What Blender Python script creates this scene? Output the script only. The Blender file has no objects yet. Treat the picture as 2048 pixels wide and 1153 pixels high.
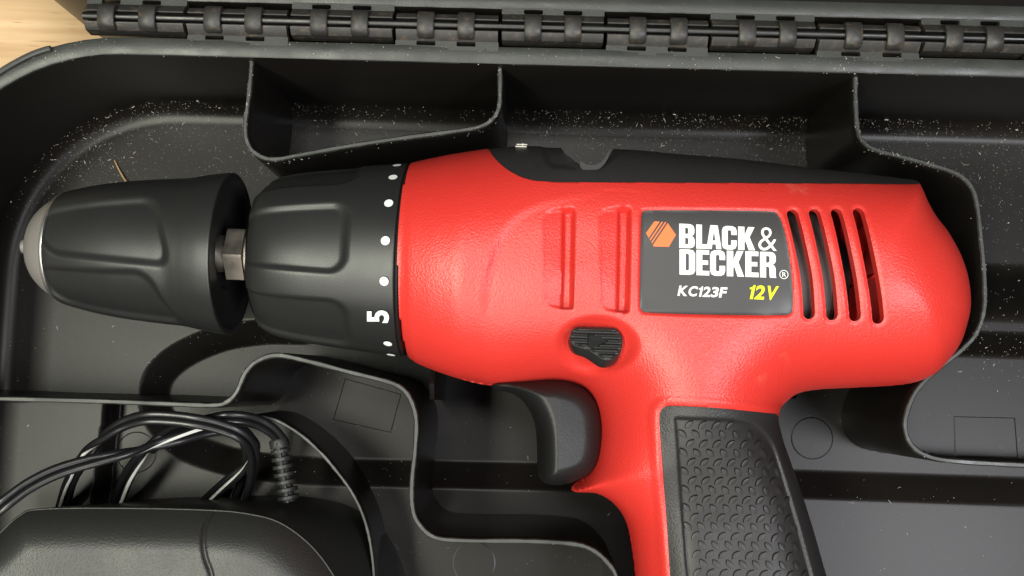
import bpy, bmesh, math, random
import numpy as np
from mathutils import Vector, Matrix
from mathutils.geometry import tessellate_polygon
from mathutils.bvhtree import BVHTree

random.seed(7); np.random.seed(7)
scene = bpy.context.scene
COL = scene.collection
MM = 0.001                                   # all sizes below are in millimetres

# ---------------------------------------------------------------- camera
CAMZ = 307.0                                 # lens above the table top
F = 2100.0                                   # focal length in photo pixels (2048 wide)
CX, CY = 1024.0, 576.5
NADIR = (1052.0, 765.0)                      # pixel straight below the lens
ROLL = math.radians(1.75)
n = np.array([(NADIR[0]-CX)/F, -(NADIR[1]-CY)/F, -1.0]); n /= np.linalg.norm(n)
ax = np.array([math.cos(ROLL), -math.sin(ROLL), 0.0]); ax = ax - n*np.dot(ax, n); ax /= np.linalg.norm(ax)
zc = -n; yc = np.cross(zc, ax)
RC = np.stack([ax, yc, zc])                  # world = RC @ cam
CAM = np.array([0.0, 0.0, CAMZ])
cd = bpy.data.cameras.new('camera'); cam = bpy.data.objects.new('camera', cd); COL.objects.link(cam)
cam.matrix_world = Matrix([[RC[0][0], RC[0][1], RC[0][2], 0], [RC[1][0], RC[1][1], RC[1][2], 0],
                           [RC[2][0], RC[2][1], RC[2][2], CAMZ*MM], [0, 0, 0, 1]])
cd.sensor_fit = 'HORIZONTAL'; cd.sensor_width = 36.0; cd.lens = 36.0*F/2048.0
cd.clip_start = 0.01; cd.clip_end = 50.0
scene.camera = cam

# ---------------------------------------------------------------- light: two ceiling lamps and a dim room
w = bpy.data.worlds.new('World'); scene.world = w; w.use_nodes = True
w.node_tree.nodes['Background'].inputs[0].default_value = (0.86, 0.93, 1.0, 1)
w.node_tree.nodes['Background'].inputs[1].default_value = 0.05

def area(name, loc, sx, sy, power, col, target=(0, 0, 0)):
    l = bpy.data.lights.new(name, 'AREA'); l.shape = 'RECTANGLE'; l.size = sx; l.size_y = sy
    l.energy = power; l.color = col
    o = bpy.data.objects.new(name, l); COL.objects.link(o); o.location = loc
    d = Vector(target)-Vector(loc); o.rotation_euler = d.to_track_quat('-Z', 'Y').to_euler()
    return o
area('ceiling_lamp', (-0.58, -0.36, 1.45), 0.20, 0.95, 26, (0.98, 0.99, 0.83), (-0.58, -0.36, 0))
area('ceiling_lamp', (0.66, -0.27, 1.45), 0.42, 0.36, 14, (0.94, 0.95, 1.0))
area('ceiling_lamp', (-0.06, 0.27, 1.45), 0.40, 0.16, 5.0, (1.0, 0.97, 0.92), (-0.06, 0.27, 0))
area('front_lamp', (-0.15, -1.25, 1.25), 1.3, 0.5, 15, (1.0, 0.96, 0.90))

vs = scene.view_settings
vs.view_transform = 'Standard'; vs.look = 'None'; vs.gamma = 1.0; vs.use_curve_mapping = False
vs.exposure = 0.0
scene.cycles.max_bounces = 6; scene.cycles.use_denoising = True

# ---------------------------------------------------------------- helpers
def P(px, py, z):
    """photo pixel -> world point (mm) on the level z"""
    d = RC @ np.array([(px-CX)/F, -(py-CY)/F, -1.0])
    return CAM + d*((z-CAMZ)/d[2])
def P2(px, py, z): return P(px, py, z)[:2]
def PL(pts, z): return [P2(x, y, z) for x, y in pts]
def project(p):
    c = RC.T @ (np.asarray(p, float)-CAM); return CX+F*c[0]/-c[2], CY-F*c[1]/-c[2]

def cr(pts, k=8, closed=False):
    """Catmull-Rom through points"""
    p = [np.asarray(q, float) for q in pts]; m = len(p); out = []
    rng = range(m) if closed else range(m-1)
    for i in rng:
        if closed: a, b, c, d = p[(i-1) % m], p[i], p[(i+1) % m], p[(i+2) % m]
        else: a, b, c, d = p[max(i-1, 0)], p[i], p[i+1], p[min(i+2, m-1)]
        for j in range(k):
            t = j/k
            out.append(0.5*((2*b)+(-a+c)*t+(2*a-5*b+4*c-d)*t*t+(-a+3*b-3*c+d)*t**3))
    if not closed: out.append(p[-1])
    return out

def sdf(poly, X, Y):
    """signed distance to a polygon, negative inside"""
    q = np.asarray(poly, float); m = len(q)
    best = np.full(X.shape, 1e18); ins = np.zeros(X.shape, bool)
    for i in range(m):
        ax_, ay = q[i]; bx, by = q[(i+1) % m]
        ex, ey = bx-ax_, by-ay; L = ex*ex+ey*ey
        if L < 1e-12: continue
        t = np.clip(((X-ax_)*ex+(Y-ay)*ey)/L, 0, 1)
        best = np.minimum(best, (X-ax_-t*ex)**2+(Y-ay-t*ey)**2)
        c = ((ay > Y) != (by > Y))
        if ey != 0: ins ^= c & (X < (bx-ax_)*(Y-ay)/ey+ax_)
    d = np.sqrt(best); return np.where(ins, -d, d)
def pdist(path, X, Y):
    best = np.full(X.shape, 1e18)
    for a, b in zip(path[:-1], path[1:]):
        ex, ey = b[0]-a[0], b[1]-a[1]; L = ex*ex+ey*ey+1e-12
        t = np.clip(((X-a[0])*ex+(Y-a[1])*ey)/L, 0, 1)
        best = np.minimum(best, (X-a[0]-t*ex)**2+(Y-a[1]-t*ey)**2)
    return np.sqrt(best)
def ss(a, b, x):
    t = np.clip((x-a)/(b-a), 0, 1); return t*t*(3-2*t)
def lin(a, b, x): return np.clip((x-a)/(b-a), 0, 1)

WL = {}
def wl(o): return WL.get(o.name, np.zeros(3)) if o is not None else np.zeros(3)
def thing(name, label, cat, loc=(0, 0, 0), group=None):
    o = bpy.data.objects.new(name, None); COL.objects.link(o)
    o.empty_display_size = 0.01; o.location = np.array(loc)*MM; WL[o.name] = np.array(loc, float)
    o['label'] = label; o['category'] = cat
    if group: o['group'] = group
    return o
def obj(name, V, Fc, mat, parent=None, smooth=True, sharp=35):
    L = wl(parent)
    V = np.asarray(V, float)
    me = bpy.data.meshes.new(name)
    me.from_pydata(((V-L)*MM).tolist(), [], [list(map(int, f)) for f in Fc])
    bm = bmesh.new(); bm.from_mesh(me)
    bmesh.ops.recalc_face_normals(bm, faces=bm.faces[:]) if len(Fc) < 4000 and name not in NOFLIP else None
    bm.to_mesh(me); bm.free()
    me.validate(); me.update()
    if smooth:
        me.polygons.foreach_set('use_smooth', [True]*len(me.polygons))
        if sharp: me.set_sharp_from_angle(angle=math.radians(sharp))
    o = bpy.data.objects.new(name, me); COL.objects.link(o)
    me.materials.append(mat)
    if parent is not None: o.parent = parent
    WL[o.name] = L
    return o
NOFLIP = set()

def hf(bounds, res, sfn, zfn, skirt=None):
    """height field clipped exactly to sfn<0.  skirt: depth below the edge (mm) or callable z"""
    x0, x1, y0, y1 = bounds
    nx = int(math.ceil((x1-x0)/res))+1; ny = int(math.ceil((y1-y0)/res))+1
    xs = x0+np.arange(nx)*res; ys = y0+np.arange(ny)*res
    X, Y = np.meshgrid(xs, ys, indexing='ij')
    S = sfn(X, Y)
    S = np.where(np.abs(S) < 1e-6, -1e-6, S)
    ins = S < 0
    idx = -np.ones((nx, ny), int)
    cnt = ins[:-1, :-1].astype(int)+ins[1:, :-1]+ins[:-1, 1:]+ins[1:, 1:]
    idx[ins] = np.arange(ins.sum())
    VX = list(X[ins]); VY = list(Y[ins])
    full = np.argwhere(cnt == 4)
    i, j = full[:, 0], full[:, 1]
    faces = np.stack([idx[i, j], idx[i+1, j], idx[i+1, j+1], idx[i, j+1]], 1).tolist()
    cross = {}; bedges = []
    def cv(a, b):
        k = (a, b) if a < b else (b, a)
        if k in cross: return cross[k]
        sa, sb = S[a], S[b]; t = sa/(sa-sb); t = min(max(t, 0.02), 0.98)
        VX.append(X[a]+(X[b]-X[a])*t); VY.append(Y[a]+(Y[b]-Y[a])*t)
        cross[k] = len(VX)-1; return cross[k]
    for i, j in np.argwhere((cnt > 0) & (cnt < 4)):
        cs = [(i, j), (i+1, j), (i+1, j+1), (i, j+1)]
        poly = []; tags = []
        for q in range(4):
            a, b = cs[q], cs[(q+1) % 4]
            if ins[a]: poly.append(idx[a]); tags.append(0)
            if ins[a] != ins[b]: poly.append(cv(a, b)); tags.append(1 if ins[a] else 2)
        if len(poly) >= 3:
            faces.append(poly)
            m = len(poly)
            for q in range(m):
                if tags[q] == 1 and tags[(q+1) % m] == 2: bedges.append((poly[q], poly[(q+1) % m]))
    VX = np.array(VX); VY = np.array(VY)
    VZ = zfn(VX, VY)
    V = np.stack([VX, VY, VZ], 1)
    if skirt is not None and bedges:
        used = sorted({v for e in bedges for v in e}); mp = {v: len(V)+k for k, v in enumerate(used)}
        base = V[used].copy()
        base[:, 2] = skirt(base[:, 0], base[:, 1]) if callable(skirt) else base[:, 2]-skirt
        V = np.vstack([V, base])
        for a, b in bedges: faces.append([a, mp[a], mp[b], b])
    return V, faces
def bnd(poly, pad=1.0):
    q = np.asarray(poly); return q[:, 0].min()-pad, q[:, 0].max()+pad, q[:, 1].min()-pad, q[:, 1].max()+pad
def sampler(xs, ys, G):
    def f(x, y):
        x = np.asarray(x, float); y = np.asarray(y, float)
        u = np.clip((x-xs[0])/(xs[1]-xs[0]), 0, len(xs)-1.001); v = np.clip((y-ys[0])/(ys[1]-ys[0]), 0, len(ys)-1.001)
        i = u.astype(int); j = v.astype(int); u = u-i; v = v-j
        return (G[i, j]*(1-u)*(1-v)+G[i+1, j]*u*(1-v)+G[i, j+1]*(1-u)*v+G[i+1, j+1]*u*v)
    return f
def box(c, s):
    V = [(c[0]+sx*s[0]/2, c[1]+sy*s[1]/2, c[2]+sz*s[2]/2) for sx in (-1, 1) for sy in (-1, 1) for sz in (-1, 1)]
    return V, [(0, 1, 3, 2), (4, 6, 7, 5), (0, 4, 5, 1), (2, 3, 7, 6), (0, 2, 6, 4), (1, 5, 7, 3)]
def join(parts):
    V = []; Fc = []
    for v, f in parts:
        o = len(V); V += [tuple(p) for p in v]; Fc += [[i+o for i in q] for q in f]
    return V, Fc
def tube(path, r, seg=10, cap=True, rfn=None):
    p = [np.asarray(q, float) for q in path]; m = len(p); V = []; Fc = []
    up = np.array([0.0, 0.0, 1.0])
    for i in range(m):
        t = p[min(i+1, m-1)]-p[max(i-1, 0)]; t /= np.linalg.norm(t)+1e-12
        a = np.cross(up, t)
        if np.linalg.norm(a) < 1e-3: a = np.cross((1, 0, 0), t)
        a /= np.linalg.norm(a); b = np.cross(t, a)
        rr = rfn(i/(m-1)) if rfn else r
        for k in range(seg):
            th = 2*math.pi*k/seg
            V.append(p[i]+rr*(math.cos(th)*a+math.sin(th)*b))
    for i in range(m-1):
        for k in range(seg):
            Fc.append((i*seg+k, i*seg+(k+1) % seg, (i+1)*seg+(k+1) % seg, (i+1)*seg+k))
    if cap: Fc.append(tuple(range(seg))[::-1]); Fc.append(tuple((m-1)*seg+k for k in range(seg)))
    return V, Fc
def extrude_x(prof, x0, x1, yfn=None):
    """profile (y,z) polygon extruded along x, closed"""
    m = len(prof); V = [(x0, y, z) for y, z in prof]+[(x1, y, z) for y, z in prof]
    Fc = [(i, (i+1) % m, m+(i+1) % m, m+i) for i in range(m)]
    tr = tessellate_polygon([[Vector((y, z, 0)) for y, z in prof]])
    Fc += [tuple(t) for t in tr]+[tuple(m+i for i in t) for t in tr]
    return V, Fc

# ---------------------------------------------------------------- materials
def mat(name, col, rough=0.5, spec=0.5, metal=0.0, bump=None, vary=None, rvary=None, dirt=None, coat=0.0):
    """bump/vary: list of (scale, strength, distance_mm) / (scale, amount)"""
    m = bpy.data.materials.new(name); m.use_nodes = True; nt = m.node_tree; N = nt.nodes; L = nt.links
    b = N['Principled BSDF']
    b.inputs['Base Color'].default_value = (*col, 1); b.inputs['Roughness'].default_value = rough
    b.inputs['Specular IOR Level'].default_value = spec; b.inputs['Metallic'].default_value = metal
    b.inputs['Coat Weight'].default_value = coat
    tc = N.new('ShaderNodeTexCoord')
    def noise(scale, detail=2.0, rgh=0.55):
        t = N.new('ShaderNodeTexNoise'); t.inputs['Scale'].default_value = scale
        t.inputs['Detail'].default_value = detail; t.inputs['Roughness'].default_value = rgh
        L.new(tc.outputs['Object'], t.inputs['Vector']); return t
    prev = None
    for sc, st, dist in (bump or []):
        t = noise(sc); bp = N.new('ShaderNodeBump'); bp.inputs['Strength'].default_value = st
        bp.inputs['Distance'].default_value = dist*MM
        L.new(t.outputs['Fac'], bp.inputs['Height'])
        if prev: L.new(prev.outputs['Normal'], bp.inputs['Normal'])
        prev = bp
    if prev: L.new(prev.outputs['Normal'], b.inputs['Normal'])
    if rvary:
        t = noise(rvary[0], 4); mr = N.new('ShaderNodeMapRange')
        mr.inputs['From Min'].default_value = 0.3; mr.inputs['From Max'].default_value = 0.7
        mr.inputs['To Min'].default_value = rough-rvary[1]; mr.inputs['To Max'].default_value = rough+rvary[1]
        L.new(t.outputs['Fac'], mr.inputs['Value']); L.new(mr.outputs['Result'], b.inputs['Roughness'])
    last = None
    if vary:
        t = noise(vary[0], 5); mx = N.new('ShaderNodeMix'); mx.data_type = 'RGBA'
        mx.inputs['A'].default_value = (*[c*(1-vary[1]) for c in col], 1); mx.inputs['B'].default_value = (*[min(1, c*(1+vary[1])) for c in col], 1)
        L.new(t.outputs['Fac'], mx.inputs['Factor']); last = mx.outputs['Result']
    if dirt:                                     # dirt = (scale, lo, hi, colour, amount): dusty film with a ragged outline
        t = noise(dirt[0], 6, 0.65); mr = N.new('ShaderNodeMapRange'); mr.interpolation_type = 'SMOOTHSTEP'
        mr.inputs['From Min'].default_value = dirt[1]; mr.inputs['From Max'].default_value = dirt[2]
        mr.inputs['To Max'].default_value = dirt[4]
        L.new(t.outputs['Fac'], mr.inputs['Value'])
        mx = N.new('ShaderNodeMix'); mx.data_type = 'RGBA'
        mx.inputs['A'].default_value = (*col, 1); mx.inputs['B'].default_value = (*dirt[3], 1)
        if last: L.new(last, mx.inputs['A'])
        L.new(mr.outputs['Result'], mx.inputs['Factor']); last = mx.outputs['Result']
    if last: L.new(last, b.inputs['Base Color'])
    return m

M = {}
M['case'] = mat('case_plastic', (0.010, 0.0085, 0.0075), 0.34, 0.23, bump=[(3500, 0.25, 0.03)], vary=(14, 0.12),
                dirt=(1600, 0.58, 0.80, (0.07, 0.063, 0.055), 0.3))
M['rim'] = mat('worn_rim_plastic', (0.032, 0.034, 0.031), 0.44, 0.5, bump=[(260, 0.5, 0.10), (1800, 0.6, 0.06)], rvary=(90, 0.12),
               vary=(160, 0.35), dirt=(900, 0.60, 0.75, (0.16, 0.16, 0.14), 0.35))
M['hinge'] = mat('hinge_plastic', (0.024, 0.023, 0.021), 0.46, 0.5, bump=[(1500, 0.4, 0.06)], rvary=(120, 0.1),
                 dirt=(500, 0.50, 0.72, (0.085, 0.06, 0.04), 0.7))
M['red'] = mat('red_plastic', (0.60, 0.032, 0.024), 0.38, 0.58, dirt=(45, 0.64, 0.80, (0.80, 0.22, 0.16), 0.5), bump=[(2100, 0.9, 0.12), (900, 0.25, 0.06)], rvary=(40, 0.05), vary=(30, 0.05))
M['red_in'] = mat('red_plastic_inside', (0.60, 0.02, 0.016), 0.5, 0.4)
M['black'] = mat('black_moulded_plastic', (0.010, 0.010, 0.010), 0.42, 0.34, bump=[(2000, 0.6, 0.06)], rvary=(60, 0.06))
M['sleeve'] = mat('chuck_sleeve_plastic', (0.016, 0.0165, 0.016), 0.38, 0.5, bump=[(2400, 0.35, 0.04)], rvary=(45, 0.05))
M['rubber'] = mat('grip_rubber', (0.018, 0.016, 0.016), 0.46, 0.42, bump=[(1700, 0.18, 0.04)], rvary=(70, 0.08))
M['coarse'] = mat('coarse_black_plastic', (0.022, 0.021, 0.021), 0.46, 0.5, bump=[(2300, 1.0, 0.11)], rvary=(70, 0.06))
M['charger'] = mat('charger_plastic', (0.022, 0.022, 0.021), 0.44, 0.5, bump=[(2200, 1.0, 0.10)], rvary=(60, 0.05))
M['label'] = mat('label_grey', (0.05, 0.048, 0.049), 0.38, 0.4, rvary=(200, 0.04))
M['white'] = mat('white_print', (0.82, 0.82, 0.80), 0.5, 0.3)
M['dot'] = mat('white_paint_dot', (0.74, 0.76, 0.74), 0.5, 0.3, vary=(600, 0.1))
M['yellow'] = mat('yellow_print', (0.75, 0.80, 0.02), 0.5, 0.3)
M['orange'] = mat('orange_print', (0.80, 0.19, 0.06), 0.5, 0.3)
M['steel'] = mat('steel', (0.48, 0.44, 0.37), 0.48, 0.5, 1.0, bump=[(1500, 0.15, 0.03)], rvary=(200, 0.1))
M['chrome'] = mat('polished_ring', (0.88, 0.88, 0.87), 0.36, 0.5, 1.0)
M['nose'] = mat('grey_metal_nose', (0.27, 0.255, 0.24), 0.48, 0.5, 0.45, bump=[(2500, 0.2, 0.03)], vary=(120, 0.12))
M['rod'] = mat('hinge_rod_steel', (0.055, 0.055, 0.054), 0.42, 0.5, 1.0, vary=(90, 0.6), rvary=(120, 0.12))
M['motor'] = mat('motor_can', (0.20, 0.17, 0.16), 0.6, 0.5, 0.2, vary=(150, 0.2))
M['cable'] = mat('black_cable_pvc', (0.010, 0.010, 0.011), 0.30, 0.5)
M['stripe'] = mat('white_cable_stripe', (0.62, 0.62, 0.58), 0.4, 0.4)
M['dust'] = mat('pale_dust', (0.62, 0.59, 0.53), 0.8, 0.2, vary=(300, 0.5), dirt=(150, 0.45, 0.62, (0.34, 0.26, 0.18), 0.8))
M['straw'] = mat('dry_straw', (0.36, 0.23, 0.11), 0.6, 0.3, vary=(300, 0.4))

def wood():
    m = bpy.data.materials.new('beech_table'); m.use_nodes = True; nt = m.node_tree; N = nt.nodes; L = nt.links
    b = N['Principled BSDF']; b.inputs['Roughness'].default_value = 0.42
    tc = N.new('ShaderNodeTexCoord'); mp = N.new('ShaderNodeMapping'); mp.inputs['Scale'].default_value = (6, 120, 120)
    mp.inputs['Rotation'].default_value = (0, 0, math.radians(-2)); L.new(tc.outputs['Object'], mp.inputs['Vector'])
    t = N.new('ShaderNodeTexNoise'); t.inputs['Scale'].default_value = 2.2; t.inputs['Detail'].default_value = 5
    L.new(mp.outputs['Vector'], t.inputs['Vector'])
    r = N.new('ShaderNodeValToRGB'); e = r.color_ramp.elements
    e[0].position = 0.32; e[0].color = (0.47, 0.29, 0.145, 1); e[1].position = 0.66; e[1].color = (0.63, 0.44, 0.25, 1)
    L.new(t.outputs['Fac'], r.inputs['Fac'])
    mp2 = N.new('ShaderNodeMapping'); mp2.inputs['Scale'].default_value = (70, 900, 900); L.new(tc.outputs['Object'], mp2.inputs['Vector'])
    t2 = N.new('ShaderNodeTexNoise'); t2.inputs['Scale'].default_value = 1.4; t2.inputs['Detail'].default_value = 1; L.new(mp2.outputs['Vector'], t2.inputs['Vector'])
    mr = N.new('ShaderNodeMapRange'); mr.inputs['From Min'].default_value = 0.66; mr.inputs['From Max'].default_value = 0.74; mr.inputs['To Max'].default_value = 0.5
    L.new(t2.outputs['Fac'], mr.inputs['Value'])
    mx = N.new('ShaderNodeMix'); mx.data_type = 'RGBA'; mx.inputs['B'].default_value = (0.30, 0.16, 0.07, 1)
    L.new(r.outputs['Color'], mx.inputs['A']); L.new(mr.outputs['Result'], mx.inputs['Factor']); L.new(mx.outputs['Result'], b.inputs['Base Color'])
    return m
M['wood'] = wood()

# ================================================================ the table
V, Fc = box((0, 0, -15), (1600, 1200, 30))
tb = obj('table', V, Fc, M['wood'], smooth=False); tb['kind'] = 'structure'; tb['label'] = 'pale beech wood table top under the tool case'

# ================================================================ the case
ZR, ZF, ZP = 55.0, 9.0, 4.0                  # rim, upper floor, sunken floor
case = thing('tool_case', 'open black plastic tool case with ribbed compartments and steel hinge rod', 'case', (0, -40, 0.5))
yb = P(1000, 128, ZR)[1]                     # inner back edge of the rim
xl = P(-175, 300, ZR)[0]                     # inner left edge
xr, yf, RAD = 205.0, -175.0, 50.0
def rrect(x0, x1, y0, y1, r, k=18):
    out = []
    for cx, cy, a0 in ((x1-r, y1-r, 0), (x0+r, y1-r, 90), (x0+r, y0+r, 180), (x1-r, y0+r, 270)):
        for i in range(k+1):
            a = math.radians(a0+90*i/k); out.append((cx+r*math.cos(a), cy+r*math.sin(a)))
    return out
def ring_sweep(x0, x1, y0, y1, r, prof, extra=40):
    """prof: (offset outward from the inner rim edge, z)"""
    rings = []
    for off, z in prof:
        rr = rrect(x0-off, x1+off, y0-off, y1+off, r+off)
        # subdivide straight parts
        out = []
        for i in range(len(rr)):
            a = np.array(rr[i]); b = np.array(rr[(i+1) % len(rr)])
            m = extra if (i+1) % 19 == 0 else 1
            for q in range(m): out.append(a+(b-a)*q/m)
        rings.append([(p[0], p[1], z) for p in out])
    V = [p for rg in rings for p in rg]; m = len(rings[0]); Fc = []
    for i in range(len(rings)-1):
        for k in range(m): Fc.append((i*m+k, i*m+(k+1) % m, (i+1)*m+(k+1) % m, (i+1)*m+k))
    return V, Fc
# wall with draft, fillet into the floor
fil = [(-5.4-0.6+5.4*math.cos(a)-0.0, ZF+5.6-5.6*math.sin(a)) for a in np.linspace(0, math.pi/2, 9)]
wall_prof = [(4.6, 0.6), (4.6, ZR-1.2), (4.3, ZR-0.25), (3.7, ZR), (0.45, ZR), (0.1, ZR-0.25), (0, ZR-0.8)]+fil+[(-6.6, ZF+0.02)]
V, Fc = ring_sweep(xl, xr, yf, yb, RAD, wall_prof)
V = np.array(V)
V[:, 2] += np.where(V[:, 2] > ZR-1, 0.12*np.sin(V[:, 0]*0.13)+0.08*np.sin(V[:, 0]*0.41+1), 0)   # slightly wavy moulded rim
NOFLIP.add('side_wall')
wall = obj('side_wall', V, Fc, M['case'], case, sharp=40)
wall.data.materials.append(M['rim'])
for p in wall.data.polygons:
    if p.center.z*1000+0.5 > ZR-0.6: p.material_index = 1
TRAYBVH = [(V.copy(), list(Fc))]

# floor: one continuous moulded sheet with its sunken pit, slots and platforms
zf = 7.0
pit = cr(PL([(600, 640), (520, 640), (430, 655), (350, 690), (300, 735), (284, 785), (290, 835), (318, 880), (365, 917), (450, 948), (550, 963)], zf), 6)
pit += PL([(650, 970), (1150, 981), (1600, 995), (2048, 1010), (2500, 1023), (2600, 700), (2400, 560), (1500, 540), (900, 600)], zf)
SLOT = PL([(1084, 250), (1090, 236), (1106, 236), (1114, 250), (1116, 345), (1082, 345)], ZF)
PLAT = PL([(-400, 790), (213, 797), (211, 829), (187, 1010), (170, 1400), (-400, 1400)], 18)
cdiv2 = [(1712, 150), (1712, 200), (1716, 258), (1728, 284), (1752, 300), (1800, 313), (1880, 335), (1920, 351), (1944, 375), (1955, 410), (1963, 480),
         (1970, 560), (1969, 620), (1953, 668), (1920, 704), (1870, 744), (1832, 785), (1814, 828), (1811, 858), (1822, 888), (1848, 909), (1900, 922), (2048, 931), (2220, 937)]
ZD = 52.0
comp2 = PL(cdiv2, ZD)
comp2 = [tuple(p) for p in comp2]+[(xr, comp2[-1][1]), (xr, comp2[0][1])]
yA = P(2000, 560, 22)[1]; yB = P(2000, 668, 34)[1]; yC = P(2000, 712, 42)[1]
def zfloor(x, y):
    x = np.asarray(x, float); y = np.asarray(y, float)
    z = np.full(x.shape, ZF)
    d = sdf(pit, x, y)
    z -= (ZF-ZP)*lin(0, 7.0, -d)
    c = sdf(comp2, x, y)
    cm = ss(0.6, -0.1, c)
    up = 26*ss(yA+6, yB+3, y)+7.0*lin(yB, yC, y)
    z += cm*(up+np.where(up > 0.01, (ZF-z)*1.0, 0))
    z += 9.0*lin(0.2, -0.6, sdf(PLAT, x, y))
    return z
fp = rrect(xl+5.9, xr-5.9, yf+5.9, yb-5.9, RAD-5.9)
V, Fc = hf((xl, xr, -120, yb), 0.55, lambda X, Y: sdf(fp, X, Y), zfloor)
NOFLIP.add('floor_sheet')
fl = obj('floor_sheet', V, Fc, M['case'], case, sharp=0); TRAYBVH.append((V, Fc))
V, Fc = hf((xl, xr, yf, -119), 3.0, lambda X, Y: sdf(fp, X, Y), lambda x, y: np.full(np.shape(x), ZF-0.02))
obj('floor_sheet', V, Fc, M['case'], case, sharp=25)

def rib(name, pts, ztop, zbase, wt=0.62, wb=1.15, k=6, mat_=None, parent=case, jit=0.09):
    path = cr([P(x, y, ztop if not callable(ztop) else ztop(x)) for x, y in pts], k); m = len(path)
    prof = [(-1, 0.0, wb), (-1, 1.0, wt), (-0.55, 1.0, wt), (0.55, 1.0, wt), (1, 1.0, wt), (1, 0.0, wb)]
    V = []; Fc = []; q = 8
    for i, p in enumerate(path):
        t = path[min(i+1, m-1)]-path[max(i-1, 0)]; t[2] = 0; t /= np.linalg.norm(t)
        nn = np.array([-t[1], t[0], 0])
        j = jit*(random.random()-0.5)*2; h = jit*(random.random()-0.5)
        zt = p[2]+h; ww = wt+j
        for a, z in ((-wb, zbase), (-(wb*0.2+wt*0.8), zt-4), (-ww, zt-0.35), (-ww*0.55, zt), (ww*0.55, zt), (ww, zt-0.35), ((wb*0.2+wt*0.8), zt-4), (wb, zbase)):
            V.append((p[0]+nn[0]*a, p[1]+nn[1]*a, z))
    for i in range(m-1):
        for k_ in range(q-1): Fc.append((i*q+k_, (i+1)*q+k_, (i+1)*q+k_+1, i*q+k_+1))
    Fc.append(tuple(range(q))); Fc.append(tuple((m-1)*q+k_ for k_ in range(q))[::-1])
    NOFLIP.add(name)
    o = obj(name, V, Fc, M['case'], parent, sharp=45)
    o.data.materials.append(M['rim'])
    for p in o.data.polygons:
        if p.normal.z > 0.45: p.material_index = 1
    TRAYBVH.append((np.array(V), Fc)); return o
rib('divider', [(503, 118), (501, 150), (496, 200), (490, 250), (494, 285), (512, 308), (545, 319), (600, 310), (700, 292), (800, 277), (900, 264), (958, 254), (985, 238), (998, 214), (1000, 180), (1000, 126)], ZD, ZF-1)
rib('divider', cdiv2, ZD, ZP-1)
rib('divider', [(-160, 792), (-60, 795), (0, 798), (200, 803), (330, 808), (425, 811), (455, 803), (474, 782), (490, 746), (515, 722), (555, 711), (620, 724), (700, 745), (768, 762), (800, 775), (820, 798),
                (832, 840), (830, 900), (824, 960), (824, 1010), (835, 1045), (868, 1075), (930, 1082), (1050, 1083), (1140, 1088), (1182, 1099), (1214, 1125), (1234, 1160), (1245, 1250), (1250, 1400)], ZD, ZP-1)
rib('charger_rib', [(500, 834), (528, 835), (562, 846), (602, 871), (640, 905), (672, 942), (700, 980), (722, 1022), (737, 1070), (746, 1130), (750, 1200)], 32, ZP-1, 0.45, 0.8)
# thin cradle ribs that carry the drill
def cradle(name, px, py0, py1, zt_mid, zt_end):
    x = P(px, py1, 44)[0]; ya = P(px, py0, 44)[1]; ye = P(px, py1, 44)[1]
    prof = [(ya, ZP-1), (ya, zt_mid+8), ((ya+ye)/2+12, zt_mid), ((ya+ye)/2-8, zt_mid), (ye+4, zt_end), (ye, zt_end-3), (ye-0.8, ZP-1)]
    V, Fc = extrude_x(prof, x-0.6, x+0.6)
    obj(name, V, Fc, M['case'], case, smooth=False)
cradle('cradle_rib', 862, 330, 800, 26, 44)
cradle('cradle_rib', 1640, 400, 800, 23, 26)

# faint moulding marks left by the ejector pins
def mark(name, poly, z):
    q = np.asarray(poly); c = q.mean(0)
    inn = c+(q-c)*(1-0.35/np.linalg.norm(q-c, axis=1)[:, None]); m = len(q)
    V = [(p[0], p[1], z-0.4) for p in q]+[(p[0], p[1], z+0.03) for p in q]+[(p[0], p[1], z+0.12) for p in inn]
    Fc = [(i, (i+1) % m, m+(i+1) % m, m+i) for i in range(m)]+[(m+i, m+(i+1) % m, 2*m+(i+1) % m, 2*m+i) for i in range(m)]+[tuple(2*m+i for i in range(m))]
    obj(name, V, Fc, M['case'], case, sharp=3)
def circ(c, r, k=40): return [(c[0]+r*math.cos(2*math.pi*i/k), c[1]+r*math.sin(2*math.pi*i/k)) for i in range(k)]
mark('ejector_mark', circ(P2(1624, 877, ZP), 6.0), ZP)
mark('ejector_mark', circ(P2(273, 905, ZF), 5.8), ZF)
mark('ejector_mark', circ(P2(948, 1126, ZF), 6.0), ZF)
mark('ejector_mark', PL([(690, 757), (803, 789), (782, 866), (666, 840)], ZP), ZP)
mark('ejector_mark', PL([(1907, 833), (2030, 836), (2036, 916), (1909, 913)], 42), 42)

# hinge -------------------------------------------------------------
zrod = ZR+1.4
yrod = (P(424, 39, zrod)[1]+P(1700, 70, zrod)[1])/2
def hx(px, py=50): return P(px, py, zrod+1)[0]
xa, xz = hx(160), xr-45
V, Fc = tube([(x, yrod, zrod) for x in np.linspace(xa+0.3, xz, 40)], 0.98, 14)
obj('hinge_rod', V, Fc, M['rod'], case)
lid = None
edges = [160, 367, 575, 787, 1000, 1212, 1422, 1637, 1848, 2060, 2272, 2484]
EX = [hx(e) for e in edges]
mid = [(211, 293), (424, 506), (637, 719), (851, 932), (1066, 1146), (1276, 1358), (1495, 1576), (1708, 1791), (1908, 1989), (2120, 2202), (2332, 2414)]
yslot0, yslot1, ygap = -3.75, -4.75, -5.7
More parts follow.
